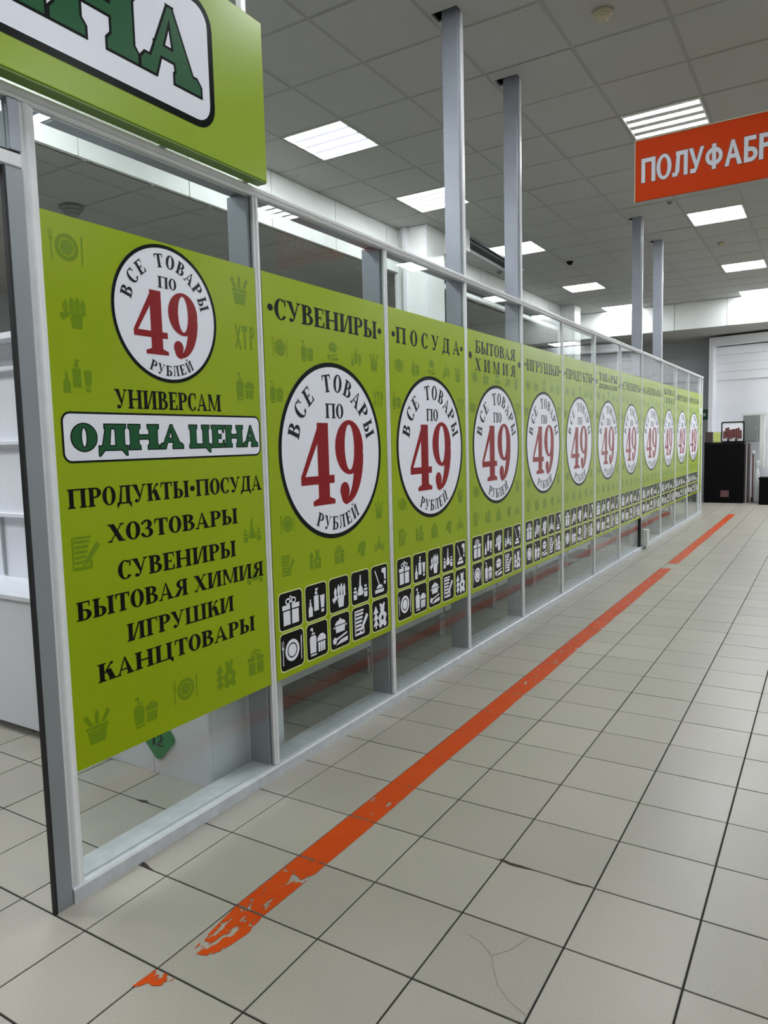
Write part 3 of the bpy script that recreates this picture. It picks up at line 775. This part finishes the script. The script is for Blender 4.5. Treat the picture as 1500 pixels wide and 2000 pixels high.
def emblem(parent, u, v, s=1, sy=None):
    d = obj('price_emblem', EM['disc'], None, parent, (0, u, v)); d.scale = (1, sy or s, s)
    d['label'] = 'white disc with 49 roubles price'
    for n, k in (('emblem_rim', 'rim'), ('emblem_word', 'w1'), ('emblem_word', 'w2'), ('emblem_word', 'w3'), ('emblem_word', 'w4'), ('digit', 'n4'), ('digit', 'n9')):
        obj(n, EM[k], None, d)
    return d

# ================================================================== POSTERS (green films on the panes)
GZ0, GZ1 = .392, 2.045
TOP = ['gift', 'bottles', 'gloves', 'flasks', 'mop']; BOT = ['plate', 'soap', 'pot', 'notepad', 'bear']
def faded(r, k, u, v, s=1):
    o = obj('faded_pictogram', IC_F[k], None, r, (0, u, v)); o.scale = (1, s, s); return o
def poster_base(y0, y1, label, z0=GZ0, z1=GZ1):
    r = empty('window_poster', (X_P+.0005, 0, 0)); tag(r, label, 'poster', 'green films on the partition panes')
    obj('film', MB().box(-.0015, y0, z0, 0, y1, z1), M['film'], r)
    return r
# first poster
r = poster_base(.109, 1.009, 'green window poster with a column of six black wording lines, nearest the doorway')
emblem(r, .560, 1.810, .575)
W = lambda p: obj('text_line', pmesh('text_line', p, M['black_print'], .0006), None, r)
W(text('УНИВЕРСАМ', .325, .795, 1.492, .060))
for s, a, b_, z, h in (('ПРОДУКТЫ•ПОСУДА', .135, 1.0, 1.190, .058), ('ХОЗТОВАРЫ', .268, .857, 1.072, .057), ('СУВЕНИРЫ', .297, .840, .948, .060),
                       ('БЫТОВАЯ ХИМИЯ', .140, .990, .848, .058), ('ИГРУШКИ', .318, .815, .742, .058), ('КАНЦТОВАРЫ', .200, .928, .640, .058)):
    W(text(s, a, b_, z, h))
def name_plate(parent, u0, v0, u1, v1, rad, off, tu0, tu1, tz, th, lw, d, mode='x'):
    pl = obj('name_plate', pmesh('name_plate', [rrect(u0, v0, u1, v1, rad)], M['black_print'] if mode == 'x' else M['navy_print'], off), None, parent)
    obj('plate_face', pmesh('plate_face', [rrect(u0+lw, v0+lw, u1-lw, v1-lw, rad-lw)], M['white_print'], off+.0003), None, pl)
    t = text('ОДНА', tu0, tu0+(tu1-tu0)*.535, tz, th, S=.29, H=.14, sw=.06, sh=.12) + text('ЦЕНА', tu0+(tu1-tu0)*.565, tu1, tz, th, S=.29, H=.14, sw=.06, sh=.12)
    obj('lettering_outline', pmesh('lettering_outline', inflate(t, d), M['black_print'], off+.0006), None, pl)
    obj('lettering', pmesh('lettering', t, M['green_print'], off+.0009), None, pl)
name_plate(r, .132, 1.325, 1.003, 1.478, .030, .0006, .160, .988, 1.362, .078, .0065, .0036)
for k, u, v in (('plate',.189,1.954),('gloves',.198,1.774),('bottles',.196,1.582),('planter',.918,1.948),('tools',.938,1.774),('soap',.927,1.590),('notepad',.188,1.052),
                ('flasks',.933,1.036),('planter',.189,.508),('soap',.377,.499),('plate',.555,.515),('bear',.760,.511),('gift',.924,.512)): faded(r, k, u, v)
faded(r, 'flasks', .938, .865, .9)
# the repeated posters
HEAD = [
 [('•СУВЕНИРЫ•', 0, 1.87)], [('•П О С У Д А•', 0, 1.872)], [('БЫТОВАЯ', 1, 1.910), ('ХИМИЯ', 1, 1.800)], [('•ИГРУШКИ•', 0, 1.865)], [('•ПРОДУКТЫ•', 0, 1.862)],
 [('ТОВАРЫ', 1, 1.905), ('ДЛЯ ДОМА И ДАЧИ', 2, 1.835)], [('•СУВЕНИРЫ•', 0, 1.865)], [('•КАНЦТОВАРЫ•', 0, 1.865)], [('БЫТОВАЯ', 1, 1.910), ('ХИМИЯ', 1, 1.800)], [('•ИГРУШКИ•', 0, 1.865)], [('•ПРОДУКТЫ•', 0, 1.865)]]
LAB = ['green window poster headed СУВЕНИРЫ with a white 49 disc, second pane from the doorway',
       'green window poster headed ПОСУДА in spaced letters, with a white 49 disc',
       'green window poster with two line heading БЫТОВАЯ ХИМИЯ, in front of the second tall post',
       'green window poster headed ИГРУШКИ, fifth pane from the doorway',
       'green window poster headed ПРОДУКТЫ, sixth pane from the doorway',
       'green window poster with large ТОВАРЫ heading over a small second line',
       'narrow looking green poster headed СУВЕНИРЫ, eighth pane, just before the door stile',
       'green window poster headed КАНЦТОВАРЫ above the white roller cover',
       'distant green poster with two line heading, third white disc from the far end',
       'distant green poster, second last white disc before the far end of the glass wall',
       'farthest green poster with a white 49 disc, beside the narrow end strip']
for n in range(11):
    a, b_ = MULL[n], MULL[n+1]; y0, y1 = a+.022, b_-.022; c = (y0+y1)/2; k = (y1-y0)/.915
    r = poster_base(y0, y1, LAB[n])
    emblem(r, c, 1.33, 1, k if k > 1.08 else 1)
    for s, mode, z in HEAD[n]:
        if mode == 0: W(text(s, c-.435*k, c+.435*k, z, .082))
        elif mode == 1: W(text(s, c-.345*k, c+.345*k, z, .078, gap=.5 if s == 'ХИМИЯ' else 0))
        else: W(text(s, c-.34*k, c+.34*k, z, .045))
    if HEAD[n][0][1] == 1:
        for u in (-.42, .42): g = Glyph(); g.disc(c+u*k, 1.89, .022); obj('bullet', pmesh('bullet', g.p, M['black_print'], .0006), None, r)
    for row, z in ((TOP, .672), (BOT, .500)):
        for i, kk in enumerate(row):
            t = obj('pictogram_tile', TILE_M, None, r, (0, c+(i-2)*.177*k, z)); t.scale = (1, k, 1)
            f = obj('tile_face', TILE_B, None, t, (.0006, 0, 0)); 
            obj('pictogram', IC_W[kk], None, t, (.0009, 0, 0))
    for kk, u, v in (('plate',-.36,1.758),('soap',-.18,1.760),('pot',.01,1.778),('bottles',.195,1.765),('planter',.355,1.757),('soap',-.393,1.579),('tools',.385,1.577),
                     ('planter',.365,1.031),('plate',-.352,1.036),('notepad',-.36,.861),('bear',-.168,.862),('gift',.012,.856),('gloves',.20,.862),('flasks',.36,.862)):
        faded(r, kk, c+u*k, v, .85)
# last narrow strip
r = poster_base(12.167, 12.408, 'narrow green end strip of vinyl at the far corner of the glass wall')
g = Glyph()
for z in (1.80, 1.765, 1.72): g.rect(12.19, z, 12.39, z+.018)
obj('opening_lines', pmesh('opening_lines', g.p, M['white_print'], .0006), None, r)
for i, z in enumerate((1.5, 1.33, 1.16, .99, .82, .65, .5)): faded(r, TOP[i % 5], 12.29, z, 1.3)

# ================================================================== SIGNS
# green fascia sign over the doorway
s = empty('fascia_sign', (X_P+.02, 0, 0)); tag(s, 'green box sign with white plate and dark green letters above the doorway', 'sign')
SX = .050
obj('sign_box', MB().box(0, -2.1, 2.356, SX, 1.022, 2.925), M['sign_green'], s, None, .003)
obj('bottom_return', MB().box(.004, -2.098, 2.349, SX-.002, 1.020, 2.3555), M['sign_green_dark'], s)
name_plate(s, -1.98, 2.440, .757, 2.860, .085, SX+.0008, -1.90, .700, 2.541, .225, .023, .0085)
for y in (.55, .95):
    B('bracket', (-.03, y, 2.352), (0, y+.03, 2.93), M['alu'], s)
# hanger rods of the sign up to the ceiling
for y in (.93, -1.6): B('hanger', (.012, y, 2.92), (.036, y+.024, CZ+.02), M['alu'], s)

# orange hanging sign
s = empty('hanging_sign', (0, 3.8, 0)); tag(s, 'orange hanging sign with bold white capital letters at the upper right', 'sign')
s.rotation_euler.y = .0
obj('board', MB().box(.352, 0, 2.862, 1.72, .012, 3.236), M['orange_sign'], s, None, .002)
e = MB().box(.347, -.003, 2.857, .352, .015, 3.241).box(.352, -.003, 3.236, 1.725, .015, 3.241)
obj('edge_strip', e, M['beige'], s)
t = text('ПОЛУФАБРИКАТЫ', .386, 1.63, 2.972, .148, S=.20, H=.17, serif=False)
obj('letter_outline', pmesh('letter_outline', inflate(t, .0035), mat('dark_red_edge', srgb(110, 30, 12), .5), .0006, 'y'), None, s)  # dark printed outline around the letters
obj('lettering', pmesh('lettering', t, M['grey_print'], .0012, 'y'), None, s)
for x in (1.22, 1.62): obj('hanger', MB().cyl((x, .006, 3.236), .002, CZ-3.236, 2, 8), M['alu_grey'], s)

# ================================================================== CEILING FITTINGS
def detector(x, y, z, label, m='beige', sc=1.0):
    d = empty('smoke_detector', (x, y, z)); tag(d, label, 'smoke detector'); d.scale = (sc,)*3
    obj('base', MB().lathe([(.052, 0), (.056, -.006), (.056, -.016), (.046, -.02)], (0, 0, 0), 24), M[m], d)
    obj('sensor_head', MB().lathe([(.044, -.02), (.046, -.026), (.036, -.032), (.034, -.044), (.022, -.05)], (0, 0, 0), 24), M[m], d)
    return d
detector(.25, 3.40, CZ, 'beige round smoke detector near the top edge of the photo')
detector(-1.79, 9.33, CZ, 'small black dome on the ceiling left of the third tall post', 'black', .9)
detector(.154, 9.56, CZ, 'small pale smoke detector between two ceiling lights below the orange sign', 'beige', .8)
detector(-.093, 7.39, CZ, 'small dark detector right under the orange sign', 'box_grey', .5)
detector(-2.85, 9.29, CZ, 'small grey detector seen just over the rail between the tall posts', 'box_grey', .8)
detector(-3.93, 2.78, LZ, 'dark round ceiling fitting seen through the glass above the first poster', 'box_grey', 1.7)
# black linear air slot with white edge
s = empty('air_slot', (-2.60, 7.15, CZ)); tag(s, 'long black air slot with a white edge in the ceiling behind the first tall post', 'air vent'); s.rotation_euler.z = .045
B('slot', (0, 0, -.010), (.20, 2.15, -.002), M['slot'], s)
fr = MB().box(-.035, -.03, -.03, 0, 2.18, -.001).box(0, 2.15, -.03, .215, 2.18, -.001)
obj('frame', fr, M['alu'], s, None, .002)
B('blade', (.13, 0, -.018), (.145, 2.14, -.006), M['alu_grey'], s); B('frame_edge', (.20, 0, -.014), (.212, 2.14, -.001), M['alu_grey'], s)

# ================================================================== ORANGE FLOOR LINE
def stripe(name, pts, label):
    mb = MB(); z = .0014
    n = len(pts)
    mb.v = [(x, y, z) for x, y in pts]; mb.f = [tuple(range(n))]
    return tag(obj(name, mb, M['paint']), label, 'floor marking', 'orange painted floor line')
def run(y0, y1, xl, xr, jag0=0, jag1=0):
    L = [(xl+random.uniform(0, .002), y0+(y1-y0)*t/24) for t in range(25)]; Rr = [(xr+random.uniform(-.004, .004), y0+(y1-y0)*t/24) for t in range(25)]
    return L+Rr[::-1]
stripe('floor_line', [(.003,-.003),(.072,-.005),(.060,-.040),(.040,-.052),(.022,-.050),(.010,-.075),(-.004,-.078)], 'small triangular scrap of orange floor paint, separate from the line')
pts = run(.30, 6.62, .003, .112)
pts = [(.030,.105),(.003,.30)]+[p for p in pts[1:25]]+[p for p in pts[25:-1]]+[(.105,.30),(.118,.22),(.105,.135),(.085,.10),(.05,.085)]
stripe('floor_line', pts, 'long worn orange floor line running beside the glass wall, near half')
stripe('floor_line', run(6.95, 12.40, .010, .115), 'dark orange floor line beyond the gap, reaching the black counter')

# ================================================================== INTERIOR OF THE SHOP
c = empty('display_counter', (0, .76, 0)); tag(c, 'white display shelving with tall back seen through the open doorway', 'shelving')
B('plinth', (-3.0, .10, 0), (-1.30, .5, .05), M['black'], c); B('front_panel', (-3.0, 0, .048), (-1.26, .02, .665), M['shelf'], c, .002); B('side_panel', (-1.279, .021, .048), (-1.26, .55, .665), M['shelf'], c)
B('counter_top', (-3.0, -.01, .667), (-1.255, .30, .69), M['shelf'], c, .003); B('back_panel', (-3.0, .30, .667), (-1.26, .325, 1.92), M['shelf'], c)
for z in (1.02, 1.40, 1.78): B('shelf', (-3.0, .262, z), (-1.26, .299, z+.02), M['shelf'], c, .002)
B('top_board', (-3.0, .18, 1.921), (-1.25, .45, 1.95), M['shelf'], c)
for x in (-2.35, -1.75): B('joint_strip', (x, .285, .70), (x+.012, .299, 1.01), M['shelf_metal'], c)
c = empty('cabinet', (0, .80, 0)); tag(c, 'white cabinet behind the first pane with a green number 12 tag', 'cabinet')
B('front_panel', (-1.22, 0, .0), (-.93, .018, 1.15), M['shelf'], c, .001); B('front_panel', (-.927, 0, 0), (-.60, .018, 1.15), M['shelf'], c, .001)
B('side_panel', (-.618, .019, 0), (-.60, .46, 1.15), M['shelf'], c); B('side_panel', (-1.22, .019, 0), (-1.202, .46, 1.15), M['shelf'], c); B('top_board', (-1.23, -.005, 1.151), (-.59, .47, 1.175), M['shelf'], c, .002)
def diamond(x, y, z, s, digits, label):
    d = empty('number_tag', (x, y, z)); tag(d, label, 'tag')
    p = []
    for a in range(4):
        th = PI/2*a; cx, cz = s*.72*math.cos(th), s*.72*math.sin(th)
        p += [(cx+.28*s*math.cos(th+R(t)), cz+.28*s*math.sin(th+R(t))) for t in (-45, -22, 0, 22, 45)]
    obj('plate', MB().prism(p, 1, -.004, 0), M['sticker'], d)
    if digits: obj('digits', pmesh('digits', text(digits, -.40*s, .40*s, -.42*s, .52*s, serif=False, S=.2, H=.1), M['navy_print'], .0045, 'y'), None, d)
diamond(-.895, .7985, .165, .10, '12', 'green rounded diamond tag numbered 12 under the first poster')
diamond(-1.665, 1.0545, 1.11, .078, None, 'dark green diamond tag on the white shelving in the doorway')
# gondola shelving along the glass
def gondola(y0, L, label):
    g = empty('shelving_unit', (-.93, y0, 0)); tag(g, label, 'shelving', 'shelving units standing along the glass wall')
    B('back_panel', (.10, .012, .17), (.115, L-.012, 1.55), M['shelf'], g)
    for y in (0, L-.03):
        B('upright', (.062, y, .0), (.098, y+.03, 1.6), M['shelf_metal'], g)
        for k in range(9): B('slot', (.0982, y+.010, .10+k*.05), (.0988, y+.020, .128+k*.05), M['slot'], g)
        B('foot', (-.34, y, .0), (.062, y+.03, .09), M['shelf_metal'], g)
    B('kick_panel', (-.345, .03, .005), (-.335, L-.03, .15), M['shelf'], g)
    for z in (.15, .55, .95, 1.35): B('shelf', (-.35, .004, z), (.06, L-.034, z+.025), M['shelf'], g)
    return g
ys = [1.42, 2.36, 3.30, 4.24, 5.18, 6.12, 8.1, 9.04, 9.98, 10.92]
names = ['behind the second poster from the doorway', 'behind the third poster from the doorway', 'behind the fourth poster from the doorway', 'behind the fifth poster from the doorway', 'behind the sixth poster from the doorway', 'behind the poster just before the dark door stile',
         'just beyond the white roller cover', 'second beyond the roller cover', 'third beyond the roller cover', 'last before the far end of the glass']
for y, nme in zip(ys, names): gondola(y, .93, 'white shelving unit inside the shop, '+nme)

# ================================================================== FAR END OBJECTS
c = empty('counter', (-.70, 14.62, 0)); tag(c, 'tall black counter standing at the far end of the glass wall', 'counter')
B('front', (0, 0, .0), (.71, .02, 1.175), M['black'], c); B('body', (.01, .021, .0), (.70, .34, 1.16), M['black'], c); B('top', (-.01, -.012, 1.176), (.72, .35, 1.20), M['black'], c, .003)
B('notice', (.31, -.004, .12), (.46, 0, .25), M['pink'], c); B('side_board', (.7205, .10, 0), (.80, .35, 1.17), M['brown'], c); B('side_strip', (.745, .085, 0), (.765, .0995, 1.17), M['shelf_metal'], c)
# framed display stand
d = empty('display_stand', (-.405, 14.66, 1.2005)); tag(d, 'black framed display of small dark red goods on the black counter', 'display')
W, H = .415, .405
fr = MB()
for t in range(1): pass
outer = rrect(0, 0, W, H, .035, 5); inner = rrect(.02, .02, W-.02, H-.02, .02, 5)
mbf = MB(); n = len(outer)
mbf.v = [(x, 0, z) for x, z in outer]+[(x, 0, z) for x, z in inner]+[(x, .03, z) for x, z in outer]+[(x, .03, z) for x, z in inner]
for i in range(n):
    j = (i+1) % n
    mbf.f += [(i, j, n+j, n+i), (2*n+i, 3*n+i, 3*n+j, 2*n+j), (i, 2*n+i, 2*n+j, j), (n+i, n+j, 3*n+j, 3*n+i)]
obj('frame', mbf, M['black'], d)
B('backing', (.018, .022, .018), (W-.018, .028, H-.018), M['wall_white'], d)
for k in range(9):
    x = .04+.037*k; h = .10+.06*((k*7) % 5)/5
    B('packet', (x, .006, .05+.05*((k*3) % 4)/4), (x+.031, .021, .12+h+.05*((k*3) % 4)/4), M['paper_r'], d, .003)
for k in range(5): B('jar', (.035+.07*k, .004, .020), (.085+.07*k, .02, .07), M['brown' if k % 2 else 'bag'], d, .004)
o = tag(obj('box', MB().box(-.545, 14.66, 1.2005, -.415, 14.72, 1.405), M['paper_y'], None, None, .003), 'yellow green printed box left of the framed display', 'box')
o = tag(obj('box', MB().box(-.695, 14.66, 1.2005, -.56, 14.75, 1.41), M['brown'], None, None, .003), 'dark brown box at the left end of the black counter top', 'box')
# electrical box on the portal sheet
e = empty('electrical_box', (.085, 15.0, 1.20)); e.rotation_euler.z = ang; tag(e, 'grey electrical cabinet on the white wall right of the black counter', 'cabinet')
B('case', (-.14, .0, 0), (.14, .10, .52), M['box_grey'], e, .004); B('door', (-.13, -.012, .012), (.13, -.0005, .508), M['box_grey'], e, .003); B('latch', (.10, -.02, .24), (.115, -.0125, .28), M['shelf_metal'], e); B('cable_duct', (-.16, .02, .522), (.30, .08, .56), M['plastic_white'], e)
B('conduit', (.17, .03, -.5), (.25, .10, .52), M['plastic_white'], e)
# small green sign on the far wall
x = empty('exit_sign', (-.90, 15.86, 1.68)); tag(x, 'small dark green sign with a pale figure patch on the far grey wall', 'sign')
B('board', (-.02, 0, 0), (.095, .012, .22), M['green_print'], x); B('symbol', (.0, -.003, .08), (.04, 0, .14), M['white_print'], x)
# wrapped bundle and mop by the counter
bg = empty('rubbish_bag', (.235, 14.85, 0)); tag(bg, 'white plastic bag standing on the floor right of the black counter', 'bag')
def blob(prof, n=18, wob=.12, seed=1):
    rnd = random.Random(seed); mb = MB().lathe(prof, (0, 0, 0), n)
    mb.v = [(x*(1+rnd.uniform(-wob, wob)), y*(1+rnd.uniform(-wob, wob)), z+rnd.uniform(-.006, .006) if z > .02 else z) for x, y, z in mb.v]; return mb
obj('bag_body', blob([(.04, 0), (.054, .03), (.06, .15), (.058, .3), (.052, .45), (.042, .58), (.028, .66), (.02, .69)]), M['bag'], bg)
obj('bag_neck', blob([(.02, .69), (.032, .73), (.04, .80), (.03, .83)], 14, .2, 3), M['bag'], bg)
mp = empty('mop', (.15, 14.95, 0)); tag(mp, 'dark red handled broom upright behind the white plastic bag', 'broom')
obj('handle', MB().cyl((0, 0, .1), .012, .86, 2, 10), M['paper_r'], mp); obj('head', MB().box(-.03, -.02, .0, .03, .02, .10), M['brown'], mp, None, .01); obj('cap', MB().lathe([(.03, .96), (.036, .98), (.036, 1.0), (.02, 1.02)], (0, 0, 0), 14), M['bag'], mp)
bx = empty('bin', (.31, 14.36, 0)); tag(bx, 'black box shaped bin at the right edge of the photo', 'bin')
B('body', (0, 0, .0), (.5, .4, .48), M['black'], bx, .006); B('lid', (-.01, -.01, .481), (.51, .41, .52), M['black'], bx, .006)
